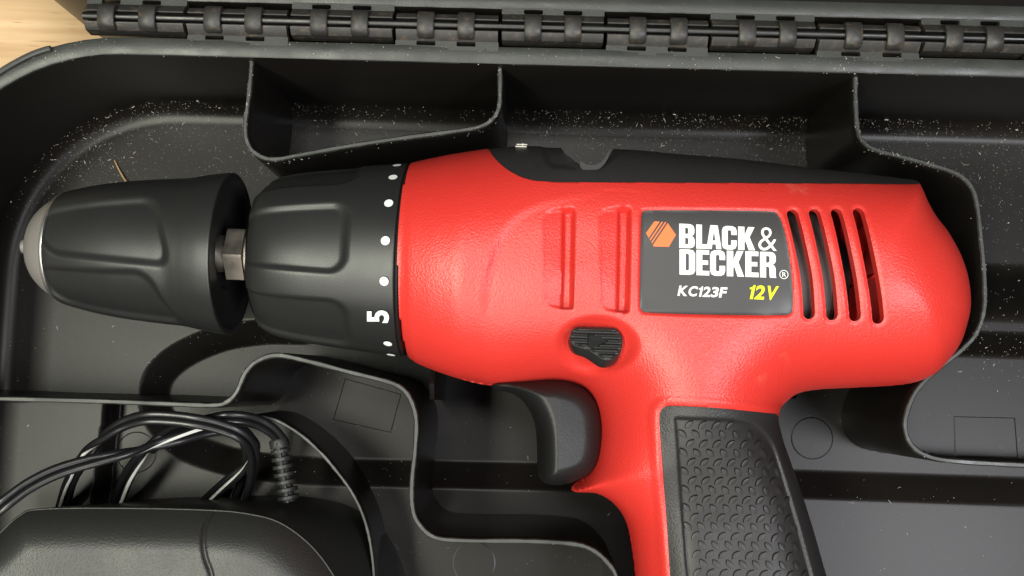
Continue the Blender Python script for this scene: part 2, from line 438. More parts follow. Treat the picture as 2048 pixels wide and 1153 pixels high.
# the lid laid back on the table, its rim level with the case rim
lid_y0 = yrod+(yrod-yb)                      # inner edge of its rim, mirrored about the rod
lid_prof = [(4.3, 0.6), (4.3, ZR-1.2), (4.0, ZR-0.25), (3.6, ZR), (0.45, ZR), (0.1, ZR-0.25), (0, ZR-0.8)]+[(a, z-4) for a, z in fil]+[(-9, ZF-4)]
V, Fc = ring_sweep(xl, xr, lid_y0, lid_y0+220, RAD, lid_prof)
NOFLIP.add('lid')
lid = obj('lid', V, Fc, M['case'], case, sharp=40); lid['label'] = 'open lid laid back behind the hinge'
lid.data.materials.append(M['rim'])
for p in lid.data.polygons:
    if p.center.z*1000+0.5 > ZR-0.6: p.material_index = 1
lp = rrect(xl+4.2, xr-4.2, lid_y0+4.2, lid_y0+215.8, RAD-4.2)
V, Fc = hf((xl, xr, lid_y0, lid_y0+220), 3.0, lambda X, Y: sdf(lp, X, Y), lambda x, y: np.full(np.shape(x), ZF-4.02))
obj('lid_floor', V, Fc, M['case'], lid)
def knuckle(x0, x1, sgn, slots, parent):
    """trough that holds the rod; sgn -1 belongs to the case (tab towards -y), +1 to the lid"""
    parts = []
    pr = [(-3.7, -4.6), (-3.7, -1.55), (-3.3, -1.1), (-1.75, 0.35), (-1.5, 0.45), (-1.3, 0.3), (-1.25, -1.9), (1.25, -1.9), (1.3, 0.3), (1.5, 0.45), (1.75, 0.35), (3.1, -1.2), (3.4, -4.6)]
    pr = [(yrod-sgn*a if sgn > 0 else yrod+a, zrod+b) for a, b in pr]
    parts.append(extrude_x(pr, x0+0.5, x1-0.5))
    return join(parts)
def tab(x0, x1, sgn, slots):
    """flat tab between rim band and trough, pierced by two slots"""
    ya, yb_ = yrod+sgn*3.6, yrod+sgn*5.9
    lo, hi = min(ya, yb_), max(ya, yb_)
    def s(X, Y):
        d = np.maximum(np.maximum(x0+0.3-X, X-x1+0.3), np.maximum(lo-Y, Y-hi))
        for c in slots:
            ys = yrod+sgn*4.3
            d = np.maximum(d, -np.maximum(np.abs(X-c)-2.35, np.abs(Y-ys)-0.56))
        return d
    return hf((x0-0.5, x1+0.5, lo-0.5, hi+0.5), 0.31, s, lambda x, y: np.full(np.shape(x), ZR-0.06), skirt=1.6)
for k in range(len(edges)-1):
    x0, x1 = EX[k], EX[k+1]
    if x1 > xr-RAD-4: break
    is_case = (k % 2 == 1); sgn = -1 if is_case else 1
    par = case if is_case else lid
    cs = [hx(c) for c in mid[k]]
    V, Fc = knuckle(x0, x1, sgn, cs, par)
    obj('hinge_knuckle', V, Fc, M['hinge'], par, sharp=30)
    V, Fc = tab(x0, x1, sgn, cs)
    obj('slotted_tab', V, Fc, M['rim'], par, sharp=30)
    for c in cs:                              # straps over the rod
        parts = []; m = 14; wv = 2.05
        V = []; Fc = []
        for xx in (c-wv, c-wv+0.3, c+wv-0.3, c+wv):
            edge = 0.0 if abs(xx-c) < wv-0.1 else 0.22
            for q in range(m+1):
                a = math.pi*(-0.12+1.24*q/m)
                V.append((xx, yrod+(3.3-edge)*math.copysign(abs(math.cos(a))**0.8, math.cos(a)), zrod-0.75+(2.6-edge)*math.copysign(abs(math.sin(a))**0.8, math.sin(a))))
            for q in range(m+1):
                a = math.pi*(-0.12+1.24*q/m)
                V.append((xx, yrod+1.35*math.cos(a), zrod-0.35+1.38*math.sin(a)))
        n1 = m+1; nn = 2*n1
        for r_ in range(3):
            for q in range(m):
                Fc.append((r_*nn+q, r_*nn+q+1, (r_+1)*nn+q+1, (r_+1)*nn+q)); Fc.append((r_*nn+n1+q, (r_+1)*nn+n1+q, (r_+1)*nn+n1+q+1, r_*nn+n1+q+1))
        for r_ in (0, 3):
            for q in range(m): Fc.append((r_*nn+q, r_*nn+q+1, r_*nn+n1+q+1, r_*nn+n1+q))
        obj('hinge_strap', V, Fc, M['hinge'], par, sharp=50)

# tongue on the corner of the rim
tp = [P(x, y, ZR+0.5) for x, y in [(-60, 186), (-20, 158), (20, 132), (60, 111), (90, 100), (104, 97)]]
V, Fc = tube(cr(tp, 6), 0.75, 10, rfn=lambda t: 0.75*min(1, (1-t)*10+0.35)); obj('rim_tongue', V, Fc, M['rim'], case)

# ================================================================ the drill
ZA = 53.0
drill = thing('power_drill', 'red and black cordless drill lying on its side in the case', 'power drill', tuple(np.append(P2(1400, 560, ZA), ZP)))
O = P(810, 521, ZA); TIP = P(42, 493, ZA)
a_ = (O-TIP); a_[2] = 0; a_ /= np.linalg.norm(a_); t_ = np.array([-a_[1], a_[0], 0])
def S_of(px, py=None):
    py = 493+(px-42)*28/768 if py is None else py
    return float(np.dot(P(px, py, ZA)-O, a_))
def halfw(px, ya, yb_): return float(np.linalg.norm(P(px, ya, ZA)-P(px, yb_, ZA))/2)

def lathe(name, prof, mat_, parent, seg=96, facets=None, cap0=True, cap1=True, sub=1, sharp=40):
    """prof: (s, r). facets: list of (theta_c, half_angle, s0, s1, taper0, depth_r, rad)"""
    pr = [prof[0]]
    for (s0, r0), (s1, r1) in zip(prof[:-1], prof[1:]):
        for q in range(1, sub+1): pr.append((s0+(s1-s0)*q/sub, r0+(r1-r0)*q/sub))
    s = np.array([p[0] for p in pr]); r = np.array([p[1] for p in pr])
    th = np.arange(seg)*2*math.pi/seg
    Sg, Tg = np.meshgrid(s, th, indexing='ij'); Rg = np.repeat(r[:, None], seg, 1)
    Rg = Rg*0.985
    if facets is not None: Rg = facets(Sg, Tg, Rg)
    pos = O[None, None]+Sg[..., None]*a_+(Rg*np.sin(Tg))[..., None]*t_+(Rg*np.cos(Tg))[..., None]*np.array([0, 0, 1.0])
    V = pos.reshape(-1, 3); Fc = []
    m = seg
    for i in range(len(s)-1):
        k = np.arange(m); k2 = (k+1) % m
        Fc += np.stack([i*m+k, (i+1)*m+k, (i+1)*m+k2, i*m+k2], 1).tolist()
    if cap0: Fc.append(list(range(m))[::-1][::-1])
    if cap1: Fc.append([(len(s)-1)*m+k for k in range(m)][::-1])
    NOFLIP.add(name)
    me = obj(name, V, Fc, mat_, parent, sharp=sharp)
    return me

def pads(centres, s0, s1, ha0, ha1, depth, soft_s, soft_t, slope_front=0.0, slant=0.0):
    """flattened finger pads sunk in a sleeve"""
    def f(Sg, Tg, Rg):
        R = Rg.copy()
        for c in centres:
            dth = (Tg-c+math.pi) % (2*math.pi)-math.pi
            u = np.clip((Sg-s0)/(s1-s0), 0, 1)
            ha = ha0+(ha1-ha0)*u
            W = ha*Rg                                  # half width in mm
            y = dth*Rg
            cx = (s0+s1)/2+slant*y; hx_ = (s1-s0)/2
            rr = np.minimum(4.4, W*0.8)
            qx = np.abs(Sg-cx)-(hx_-rr); qy = np.abs(y)-(W-rr)
            d = np.minimum(np.maximum(qx, qy), 0)+np.sqrt(np.maximum(qx, 0)**2+np.maximum(qy, 0)**2)-rr
            mask = ss(soft_s*0.15, -soft_s, d)
            flat = (Rg*np.cos(ha)/np.cos(np.clip(dth, -1.2, 1.2)))
            tgt = Rg-0.6*depth-0.22*(Rg-flat)
            R = R*(1-mask)+np.minimum(R, tgt)*mask
        return R
    return f

# keyless chuck
sn = [S_of(38), S_of(50), S_of(62), S_of(84), S_of(98)]
chuck = None
prof = [(S_of(64), 3.2), (S_of(65), 4.2), (S_of(71), 6.4), (S_of(82), 8.7), (S_of(97), 10.6), (S_of(113), 12.0), (S_of(126), 12.9)]
prof = [tuple(p) for p in cr(prof, 5)]
pt = thing
# sleeve (outer wall and hollow back)
hw = [(132, 13.1), (134, 13.75), (150, 14.5), (200, 15.95), (250, 16.95), (300, 17.6), (350, 18.1), (378, 18.35), (398, 18.8), (418, 19.3), (440, 19.75), (462, 20.05), (465, 20.05)]
prof_s = [tuple(p) for p in cr([(S_of(x), r) for x, r in hw], 10)]
prof_s += [(S_of(466.5), 19.85), (S_of(466.7), 19.2), (S_of(466), 18.6), (S_of(456), 18.2), (S_of(453), 17.5), (S_of(452), 9), (S_of(442), 8.4), (S_of(440), 4.0)]
C60 = [math.radians(d) for d in (11, -49, 131, -169)]
sleeve = lathe('chuck_sleeve', prof_s, M['sleeve'], drill, seg=240, facets=lambda S, T, R: (lambda w_, p_: R*(1-w_)+p_*w_)(ss(S_of(396), S_of(372), S), pads(C60, S_of(122), S_of(374), 0.44, 0.52, 1.35, 1.9, 1.0, slant=-0.35)(S, T, R)), cap0=True, cap1=True, sharp=50)
lathe('chuck_nose', prof, M['nose'], sleeve, seg=96, cap0=True, cap1=True)
lathe('nose_ring', [(S_of(124), 12.2), (S_of(124.5), 13.0), (S_of(126.5), 13.4), (S_of(130), 13.6), (S_of(133), 13.6), (S_of(133.5), 12.6)], M['chrome'], sleeve, cap0=True, cap1=True)
lathe('jaw_tip', [(S_of(45), 1.2), (S_of(46), 1.7), (S_of(52), 1.95), (S_of(74), 1.95)], M['nose'], sleeve, seg=24)
# spindle with hexagon
V = []
lathe('spindle', [(S_of(420), 4.6), (S_of(494), 4.6), (S_of(499), 5.8), (S_of(540), 5.8)], M['steel'], drill, seg=48)
def hexf(S, T, R):
    q = (T-math.radians(22)+math.pi/6) % (math.pi/3)-math.pi/6
    return np.minimum(R, 7.1*math.cos(math.pi/6)/np.cos(q)*np.where(R > 1, 1.0, 1.0))
lathe('hex_nut', [(S_of(462), 3.0), (S_of(462), 7.2), (S_of(465), 8.0), (S_of(493), 8.0), (S_of(497), 7.2), (S_of(497), 3.0)], M['steel'], drill, seg=96, facets=lambda S, T, R: np.where(R > 4, hexf(S, T, R), R), sharp=25)
# clutch ring
hw = [(524, 15.5), (526, 16.6), (531, 17.6), (542, 18.8), (560, 19.8), (585, 20.6), (625, 21.4), (680, 22.2), (740, 23.0), (800, 23.7), (811, 23.8)]
prof_c = [(S_of(525), 6.0), (S_of(524), 15.0)]+[tuple(p) for p in cr([(S_of(x), r) for x, r in hw], 9)]+[(S_of(813), 23.6), (S_of(813.3), 22.6)]
clutch = lathe('clutch_ring', prof_c, M['sleeve'], drill, seg=240,
               facets=lambda S, T, R: np.where((R > 15.4) & (S < S_of(790)), pads([math.radians(d) for d in (6, -54, 66, -114, 126, -174)], S_of(500), S_of(724), 0.36, 0.385, 1.4, 1.0, 1.0)(S, T, R), R), cap0=True, cap1=True, sharp=50)
lathe('collar', [(S_of(812), 20.0), (S_of(814), 23.3), (S_of(816), 23.5), (S_of(819), 23.6), (S_of(821), 23.2), (S_of(823), 20)], M['black'], drill, seg=120)
def clutch_r(s):
    ps = np.array([p[0] for p in prof_c]); pr_ = np.array([p[1] for p in prof_c]); return np.interp(s, ps[2:-2], pr_[2:-2])
def on_clutch(px, py):
    """photo pixel -> (s, theta) on the clutch surface"""
    z = ZA+20
    for _ in range(40):
        p = P(px, py, z); d = p-O; s = float(np.dot(d, a_)); t = float(np.dot(d, t_))
        r = float(clutch_r(s)); z = 0.6*z+0.4*(ZA+math.sqrt(max(r*r-t*t, 0.3)))
    return s, math.asin(max(-1, min(1, t/r)))
def clutch_pt(s, th, off=0.06):
    r = clutch_r(s)+off
    return O+s*a_+r*math.sin(th)*t_+r*math.cos(th)*np.array([0, 0, 1.0])
s_dot = on_clutch(769, 520)[0]
for (px, py) in [(788, 355), (777, 407), (770, 482), (768, 563), (778, 688)]:
    s, th = on_clutch(px, py); s = s_dot; rr = 1.02; k = 22
    r0 = clutch_r(s)
    V = [clutch_pt(s, th)]+[clutch_pt(s+rr*math.cos(2*math.pi*i/k), th+rr*math.sin(2*math.pi*i/k)/r0) for i in range(k)]
    obj('setting_dot', V, [(0, 1+i, 1+(i+1) % k) for i in range(k)], M['dot'], clutch, smooth=True, sharp=0)
th0 = on_clutch(788, 355)[1]; th1 = on_clutch(777, 407)[1]
for th in (th0+0.30, on_clutch(778, 688)[1]-0.30):
    s = s_dot; rr = 1.02; k = 22; r0 = clutch_r(s)
    V = [clutch_pt(s, th)]+[clutch_pt(s+rr*math.cos(2*math.pi*i/k), th+rr*math.sin(2*math.pi*i/k)/r0) for i in range(k)]
    obj('setting_dot', V, [(0, 1+i, 1+(i+1) % k) for i in range(k)], M['dot'], clutch, smooth=True, sharp=0)

# ---- lettering helpers
def text_mesh(body, bold=0.0, shear=0.0, fine=0.06):
    cu = bpy.data.curves.new('txt', 'FONT'); cu.body = body; cu.size = 1.0; cu.offset = bold; cu.shear = shear; cu.resolution_u = 5; cu.fill_mode = 'FRONT'
    o = bpy.data.objects.new('txt', cu); COL.objects.link(o)
    bpy.context.view_layer.update()
    me = bpy.data.meshes.new_from_object(o.evaluated_get(bpy.context.evaluated_depsgraph_get()))
    V = np.array([tuple(v.co) for v in me.vertices])[:, :2]; Fc = [list(p.vertices) for p in me.polygons]
    bpy.data.objects.remove(o); bpy.data.curves.remove(cu); bpy.data.meshes.remove(me)
    V -= V.min(0); V /= V.max(0); return V, Fc
V2, Fc = text_mesh('5', 0.035)
# the 5 is read from the right: its foot points to the red body... its top to the left
V = []
sc_ = [on_clutch(x, y) for x, y in ((733, 645), (734, 623), (778, 620), (778, 647))]
for u, v in V2:
    # u across the digit runs down the photo, v up the digit runs towards the chuck
    px = 778+(734-778)*v; py = 622+(646-622)*(1-u) if False else 646+(621-646)*u
    s, th = on_clutch(px, py); V.append(clutch_pt(s, th))
obj('setting_number', V, Fc, M['dot'], clutch, sharp=0)

# ---- housing: outline at the parting plane
OUT = [(829, 326), (850, 321), (900, 309), (940, 302), (972, 297), (1000, 293), (1040, 291), (1090, 293), (1140, 296), (1225, 299), (1290, 303), (1348, 309), (1440, 316), (1525, 325), (1621, 337), (1734, 350),
       (1785, 356), (1814, 360), (1832, 368), (1843, 382), (1852, 403), (1868, 432), (1893, 465), (1918, 510), (1933, 555), (1938, 600), (1933, 640), (1915, 690), (1885, 730), (1850, 757), (1800, 770), (1700, 776), (1640, 779),
       (1600, 786), (1575, 801), (1556, 827), (1563, 870), (1576, 910), (1594, 960), (1622, 1045), (1653, 1153), (1685, 1260), (1700, 1330), (1560, 1350), (1340, 1350), (1285, 1330), (1276, 1250), (1269, 1153), (1263, 1100),
       (1251, 1042), (1226, 1006), (1192, 987), (1150, 984), (1143, 973), (1168, 955), (1187, 925), (1195, 890), (1197, 845), (1186, 800), (1160, 772), (1110, 762), (1040, 766), (985, 771), (955, 767), (915, 757), (870, 742), (836, 728), (819, 716)]
OUTW = cr(PL(OUT, ZA), 4)+[P2(816, 640, ZA), P2(818, 500, ZA), P2(823, 400, ZA)]
def shrink(poly):
    q = np.array(poly); m = len(q); area2 = sum(q[i][0]*q[(i+1) % m][1]-q[(i+1) % m][0]*q[i][1] for i in range(m)); out = []
    for i in range(m):
        t = q[(i+1) % m]-q[i-1]; t /= np.linalg.norm(t)+1e-9; nn = np.array([t[1], -t[0]])*(1 if area2 > 0 else -1)
        s_ = np.dot(np.append(q[i], ZA)-O, a_); tt = np.dot(np.append(q[i], ZA)-O, t_)
        wv = float(ss(-23, -62, tt)); H = 27.5*(1-wv)+17.5*wv; R = 25*(1-wv)+15*wv
        a = np.dot(q[i]/(CAMZ-ZA), nn)                     # how obliquely the lens sees this flank
        e = (math.sqrt(R*R+(H*a)**2)-R)*float(ss(0.5, 12, s_))
        out.append(q[i]-nn*e)
    return out
OUTW = shrink(OUTW)
bx0, bx1, by0, by1 = bnd(OUTW, 2)
RES = 0.36
gx = np.arange(bx0, bx1+RES, RES); gy = np.arange(by0, by1+RES, RES)
GX, GY = np.meshgrid(gx, gy, indexing='ij')
D = -sdf(OUTW, GX, GY)
SS = (GX-O[0])*a_[0]+(GY-O[1])*a_[1]; TT = (GX-O[0])*t_[0]+(GY-O[1])*t_[1]
wh = ss(-23, -62, TT)                                    # 0 in the motor body, 1 in the handle
Hm = 27.5*(1-wh)+17.5*wh; Rm = 25.0*(1-wh)+15.0*wh
q = np.clip(1-D/Rm, 0, 1); hin = Hm*np.power(np.clip(1-np.power(q, 2.25), 0, 1), 1/2.1)
# round barrel at the front
tops = np.array([(np.dot(np.append(p, ZA)-O, a_), np.dot(np.append(p, ZA)-O, t_)) for p in PL([(824, 331), (850, 325), (900, 315), (972, 304), (1040, 299), (1200, 305)], ZA)])
bots = np.array([(np.dot(np.append(p, ZA)-O, a_), np.dot(np.append(p, ZA)-O, t_)) for p in PL([(816, 714), (834, 727), (870, 742), (915, 757), (985, 771), (1100, 775)], ZA)])
tt_ = np.interp(SS, tops[:, 0], tops[:, 1]); tb_ = np.interp(SS, bots[:, 0], bots[:, 1])
hwid = (tt_-tb_)/2; qq = (TT-(tt_+tb_)/2)/hwid
hb = np.sqrt(np.clip(1-qq*qq, 0, 1))*np.minimum(hwid, 27.6)
wb_ = ss(16, 42, SS)
HB = hb*(1-wb_)+hin*wb_
HB = np.where(D > 0, HB, 0)
def blur(A, k):
    for _ in range(k):
        A = A.copy(); A[1:-1] = (A[:-2]+2*A[1:-1]+A[2:])/4; A[:, 1:-1] = (A[:, :-2]+2*A[:, 1:-1]+A[:, 2:])/4
    return A
wbl = ss(1.0, 4.0, D); HB = HB*(1-wbl)+blur(HB, 10)*wbl
hs = sampler(gx, gy, HB)
def SF(px, py, k=30):
    """photo pixel -> plan point on the housing surface"""
    z = ZA+22
    for _ in range(k):
        p = P(px, py, z); z = 0.5*z+0.5*(ZA+float(hs(p[0], p[1])))
    return P2(px, py, z)
def SFL(pts): return [SF(x, y) for x, y in pts]

HD = HB.copy()
# two ramped slots
for (xa_, xb_, xc_, ya_, yb2) in ((1084, 1127, 1150, 418, 620), (1196, 1239, 1262, 416, 627)):
    full = SFL([(xa_, ya_+16), (xa_+10, ya_+4), (xa_+26, ya_), (xc_-6, ya_-3), (xc_, ya_+4), (xc_-4, yb2-4), (xc_-10, yb2), (xa_+18, yb2-6), (xa_+4, yb2-16)])
    d = sdf(full, GX, GY)
    A = SF(xa_, 520); B = SF(xb_, 520); ex = (B-A)/np.linalg.norm(B-A); u = ((GX-A[0])*ex[0]+(GY-A[1])*ex[1])/np.linalg.norm(B-A)
    HD -= lin(0.1, -0.4, d)*(0.02+1.15*np.clip(u, 0, 1.0))
    gro = SFL([(xb_, ya_+3), (xc_-3, ya_+1), (xc_-6, yb2-3), (xb_-4, yb2-3)])
    HD -= 1.9*lin(0.15, -0.35, sdf(gro, GX, GY))
# swept step that curves round the front of the panel
arc = cr(SFL([(1190, 378), (1130, 390), (1080, 402), (1035, 424), (1000, 458), (976, 505), (962, 560), (957, 610), (958, 660), (966, 700)]), 6)
reg = [tuple(p) for p in arc]+[tuple(p) for p in SFL([(1300, 700), (1300, 385)])]
d = np.where(sdf(reg, GX, GY) < 0, -pdist(arc, GX, GY), 1.0)
fade = np.exp(-((GY-SF(976, 520)[1])/11.5)**2)
dep = np.where(d < 0, ss(0, -2.4, d)*np.clip(1-(-d-2.4)/14.0, 0, 1), 0)
HD -= 0.75*dep*fade
# label bed
LAB = cr(SFL([(1296, 420), (1420, 420), (1535, 422), (1556, 428), (1570, 460), (1580, 510), (1586, 565), (1587, 612), (1583, 627), (1560, 632), (1430, 631), (1300, 627), (1284, 622), (1279, 608), (1280, 520), (1282, 440), (1285, 425)]), 4, closed=True)
dl = sdf(LAB, GX, GY)
HD -= 0.55*lin(0.35, -0.15, dl)
# vents
vents = []
for k, (x0, x1, x2, y0, y1) in enumerate([(1584, 1616, 1622, 424, 637), (1628, 1662, 1668, 423, 639), (1672, 1706, 1714, 422, 641), (1716, 1750, 1760, 421, 646)]):
    c = cr(SFL([(x0+2, y0+6), (x0+17, y0+66), (x0+29, y0+126), (x0+34+k*1.2, y0+180), (x0+35+k*2, y1-10)]), 8)
    vents.append(c)
dv = np.min([pdist(c, GX, GY) for c in vents], axis=0)
VW = 1.28
HD -= 0.35*ss(0.75, 0.0, dv-VW)
# dished seat of the direction switch
cs_ = SF(1193, 692); dd = np.sqrt(((GX-cs_[0])/9.6)**2+((GY-cs_[1])/6.9)**2)
HD -= 2.2*ss(1.0, 0.6, dd)
# grip and back-strip borders: a shadow gap
GRIP = cr(SFL([(1337, 812), (1420, 815), (1500, 821)]), 3)+[SF(1553, 828)]
GRIPW = [tuple(p) for p in cr(SFL([(1553, 828), (1440, 817), (1345, 812), (1326, 817), (1319, 832), (1321, 880), (1326, 950), (1333, 1040), (1340, 1153), (1345, 1250)]), 6)]
GRIPW += [tuple(p) for p in PL([(1346, 1400), (1800, 1400), (1760, 1153), (1640, 890)], ZA)]
STRW = [tuple(p) for p in cr(SFL([(966, 280), (976, 299), (992, 320), (1018, 342), (1050, 357), (1085, 363), (1150, 365), (1350, 366), (1550, 367), (1700, 368), (1790, 369), (1825, 369)]), 6)]
STRW += [tuple(p) for p in PL([(1900, 372), (1900, 360), (1800, 200), (970, 200)], ZA)]
dg = sdf(GRIPW, GX, GY); ds = sdf(STRW, GX, GY)
HD += 0.4*ss(2.8, 1.1, dg)*ss(-0.3, 1.0, dg)
PAN = [tuple(p) for p in cr(SFL([(1350, 840), (1352, 836), (1365, 836), (1430, 838), (1485, 843), (1520, 858), (1548, 892), (1568, 950), (1595, 1040), (1626, 1153), (1655, 1260)]), 6)]+[tuple(p) for p in cr(SFL([(1395, 1290), (1374, 1153), (1366, 1060), (1360, 980), (1355, 900)]), 6)]
dp = sdf(PAN, GX, GY)
HD -= 0.9*ss(0.25, -0.5, dp)
# finger notch in the back strip
NOT = cr(SFL([(1128, 303), (1140, 313), (1158, 328), (1180, 337), (1200, 330), (1216, 314), (1224, 302), (1226, 285), (1126, 285)]), 4, closed=True)
HOL = SFL([(1083, 306), (1090, 325), (1105, 336), (1155, 339), (1152, 322), (1132, 304), (1120, 285), (1080, 285)])
HD -= 1.3*ss(0.4, -1.6, sdf(HOL, GX, GY))
HD = np.where(D > 0, HD, 0)
hd = sampler(gx, gy, HD); sD = sampler(gx, gy, D); sdv = sampler(gx, gy, dv); sdg = sampler(gx, gy, dg); sds = sampler(gx, gy, ds); sdl = sampler(gx, gy, dl)
EDGE = lambda X, Y: np.maximum(0, 1)
def surf(off=0.0):
    return lambda x, y: ZA+np.maximum(hd(x, y), 0)+off
bb = (bx0, bx1, by0, by1)
def s_red(X, Y): return np.maximum(np.maximum(-sD(X, Y), VW-sdv(X, Y)), np.maximum(-sdg(X, Y), -sds(X, Y)))
V, Fc = hf(bb, RES, s_red, surf(), skirt=lambda x, y: ZA+np.maximum(hd(x, y), 0)-np.where((sdv(x, y) > VW+0.4) & (sD(x, y) > 0.5), 1.2, 0.0))
NOFLIP.update(['housing', 'back_strip', 'grip', 'lower_housing', 'name_plate', 'trigger'])
housing = obj('housing', V, Fc, M['red'], drill, sharp=62)
# walls of the vent slots
for c in vents:
    pts = np.array(c); L = []; R_ = []
    m = len(pts)
    for i in range(m):
        t = pts[min(i+1, m-1)]-pts[max(i-1, 0)]; t /= np.linalg.norm(t); nn = np.array([-t[1], t[0]])
        L.append(pts[i]+nn*VW); R_.append(pts[i]-nn*VW)
        if i == 0: t0 = t
    cap1 = [pts[-1]+VW*(math.cos(a)*np.array([-t[1], t[0]])+math.sin(a)*t) for a in np.linspace(0, math.pi, 9)[1:-1]]
    cap0 = [pts[0]-VW*(math.cos(a)*np.array([-t0[1], t0[0]])+math.sin(a)*t0) for a in np.linspace(0, math.pi, 9)[1:-1]]
    ring = L+cap1+R_[::-1]+cap0; ring = np.array(ring); m = len(ring)
    zt = ZA+hd(ring[:, 0], ring[:, 1])
    V = [(*p, z+0.02) for p, z in zip(ring, zt)]+[(*p, z-2.6) for p, z in zip(ring, zt)]
    cen = ring.mean(0)
    V += [(*(p+ (p-pts[np.argmin(np.linalg.norm(pts-p, axis=1))])*0.45), z-2.6) for p, z in zip(ring, zt)]
    Fc = [(i, (i+1) % m, m+(i+1) % m, m+i) for i in range(m)]+[(m+i, m+(i+1) % m, 2*m+(i+1) % m, 2*m+i) for i in range(m)]
    obj('vent_slot', V, Fc, M['red'], housing, sharp=60)
sdn = sampler(gx, gy, sdf(NOT, GX, GY))
V, Fc = hf(bb, RES, lambda X, Y: np.maximum(np.maximum(-sD(X, Y), sds(X, Y)), -sdn(X, Y)), surf(-0.35), skirt=lambda x, y: ZA+hd(x, y)-0.35-np.where(sdn(x, y) < 0.4, 5.0, 0.3))
strip = obj('back_strip', V, Fc, M['coarse'], drill, sharp=62)
V, Fc = hf(bb, RES, lambda X, Y: np.maximum(-sD(X, Y), sdg(X, Y)), surf(-0.4))
grip = obj('grip', V, Fc, M['coarse'], drill, sharp=0)
grip.data.materials.append(M['rubber'])
sdp = sampler(gx, gy, dp); L0 = wl(grip)
cen = np.array([tuple(p.center) for p in grip.data.polygons])/MM+L0
mi = (sdp(cen[:, 0], cen[:, 1]) < -0.1).astype(int); grip.data.polygons.foreach_set('material_index', mi.tolist())
V, Fc = hf(bb, 1.0, lambda X, Y: np.maximum(-sD(X, Y), -sdn(X, Y)), lambda x, y: ZA-hs(x, y)*0.97)
obj('lower_housing', V, [f[::-1] for f in Fc], M['red_in'], drill, sharp=0)
# label with its print
V, Fc = hf(bnd(LAB, 1), 0.4, lambda X, Y: sdf(LAB, X, Y)+0.12, surf(0.22), skirt=0.2)
plate = obj('name_plate', V, Fc, M['label'], drill, sharp=50)
def printed(name, quad, V2, Fc, mt, off=0.40):
    (ax0, ay0), (bx_, by_), (cx_, cy_), (dx_, dy_) = quad       # TL TR BR BL
    pts = []
    for u, v in V2:
        px = (ax0*(1-u)+bx_*u)*v+(dx_*(1-u)+cx_*u)*(1-v); py = (ay0*(1-u)+by_*u)*v+(dy_*(1-u)+cy_*u)*(1-v)
        p = SF(px, py, 14); pts.append((p[0], p[1], float(surf(off)(p[0], p[1]))))
    return obj(name, pts, Fc, mt, plate, sharp=0, smooth=False)
def zq(*pts, s=3.531): return [(1040+x/s, 380+y/s) for x, y in pts]
GL = {
 'B': [[(0,0),(6.5,0),(8.5,.6),(9.6,2),(9.9,4.5),(9.8,7.2),(9.2,9.1),(8,10.2),(9.2,11.3),(9.7,13),(9.7,16),(9.2,18.3),(8,19.5),(6.3,20),(0,20)], [(3.8,3.2),(5.2,3.2),(5.8,4),(5.8,7.6),(5.2,8.5),(3.8,8.5)], [(3.8,11.8),(5.1,11.8),(5.7,12.5),(5.7,16),(5.1,16.8),(3.8,16.8)]],
 'L': [[(0,0),(9,0),(9,3.8),(4,3.8),(4,20),(0,20)]],
 'A': [[(0,0),(3.6,0),(4.0,4),(6.3,4),(6.7,0),(10.3,0),(7.7,20),(2.6,20)], [(4.2,7.2),(6.0,7.2),(5.1,15.5)]],
 'C': [[(3,0),(7,0),(9.2,1.2),(10,4),(10,8),(6.2,8),(6.2,4.6),(5.7,3.6),(4.4,3.6),(3.9,4.6),(3.9,15.4),(4.4,16.4),(5.7,16.4),(6.2,15.4),(6.2,12.5),(10,12.5),(10,16),(9.2,18.8),(7,20),(3,20),(.8,18.8),(0,16),(0,4),(.8,1.2)]],
 'K': [[(0,0),(3.9,0),(3.9,6),(4.6,7.6),(6.4,0),(10.4,0),(7,11.2),(10,20),(6.1,20),(3.9,13),(3.9,20),(0,20)]],
 'D': [[(0,0),(6,0),(8.6,.8),(9.8,3),(9.8,17),(8.6,19.2),(6,20),(0,20)], [(3.9,3.4),(5.3,3.4),(5.9,4.3),(5.9,15.7),(5.3,16.6),(3.9,16.6)]],
 'E': [[(0,0),(8.6,0),(8.6,3.6),(3.9,3.6),(3.9,8.4),(7.8,8.4),(7.8,11.8),(3.9,11.8),(3.9,16.4),(8.5,16.4),(8.5,20),(0,20)]],
 'R': [[(0,0),(3.8,0),(3.8,8.6),(5,8.6),(5.8,7.5),(5.9,1.5),(6.2,0),(10.2,0),(9.8,1.5),(9.7,7.5),(9,9.3),(7.8,10.2),(9.2,11.3),(9.8,13),(9.8,16.5),(9.2,18.5),(8,19.6),(6.3,20),(0,20)], [(3.8,11.6),(5.1,11.6),(5.9,12.5),(5.9,16),(5.2,16.8),(3.8,16.8)]]}
def glyph(ch):
    loops = [[Vector((x, y, 0)) for x, y in lp_] for lp_ in GL[ch]]
    tr = tessellate_polygon(loops); V2 = np.array([(p.x, p.y) for lp_ in loops for p in lp_])
    V2[:, 0] /= V2[:, 0].max(); V2[:, 1] /= 20.0
    return V2, [list(t) for t in tr]
def row(word, spans, TL, TR, BR, BL):
    x0, x1 = TL[0], TR[0]
    for ch, (a, b) in zip(word, spans):
        ua, ub = (a-x0)/(x1-x0), (b-x0)/(x1-x0)
        mixp = lambda p, q_, u: (p[0]*(1-u)+q_[0]*u, p[1]*(1-u)+q_[1]*u)
        quad = zq(mixp(TL, TR, ua), mixp(TL, TR, ub), mixp(BL, BR, ub), mixp(BL, BR, ua))
        V2, Fc = glyph(ch); printed('letter', quad, V2, Fc, M['white'])
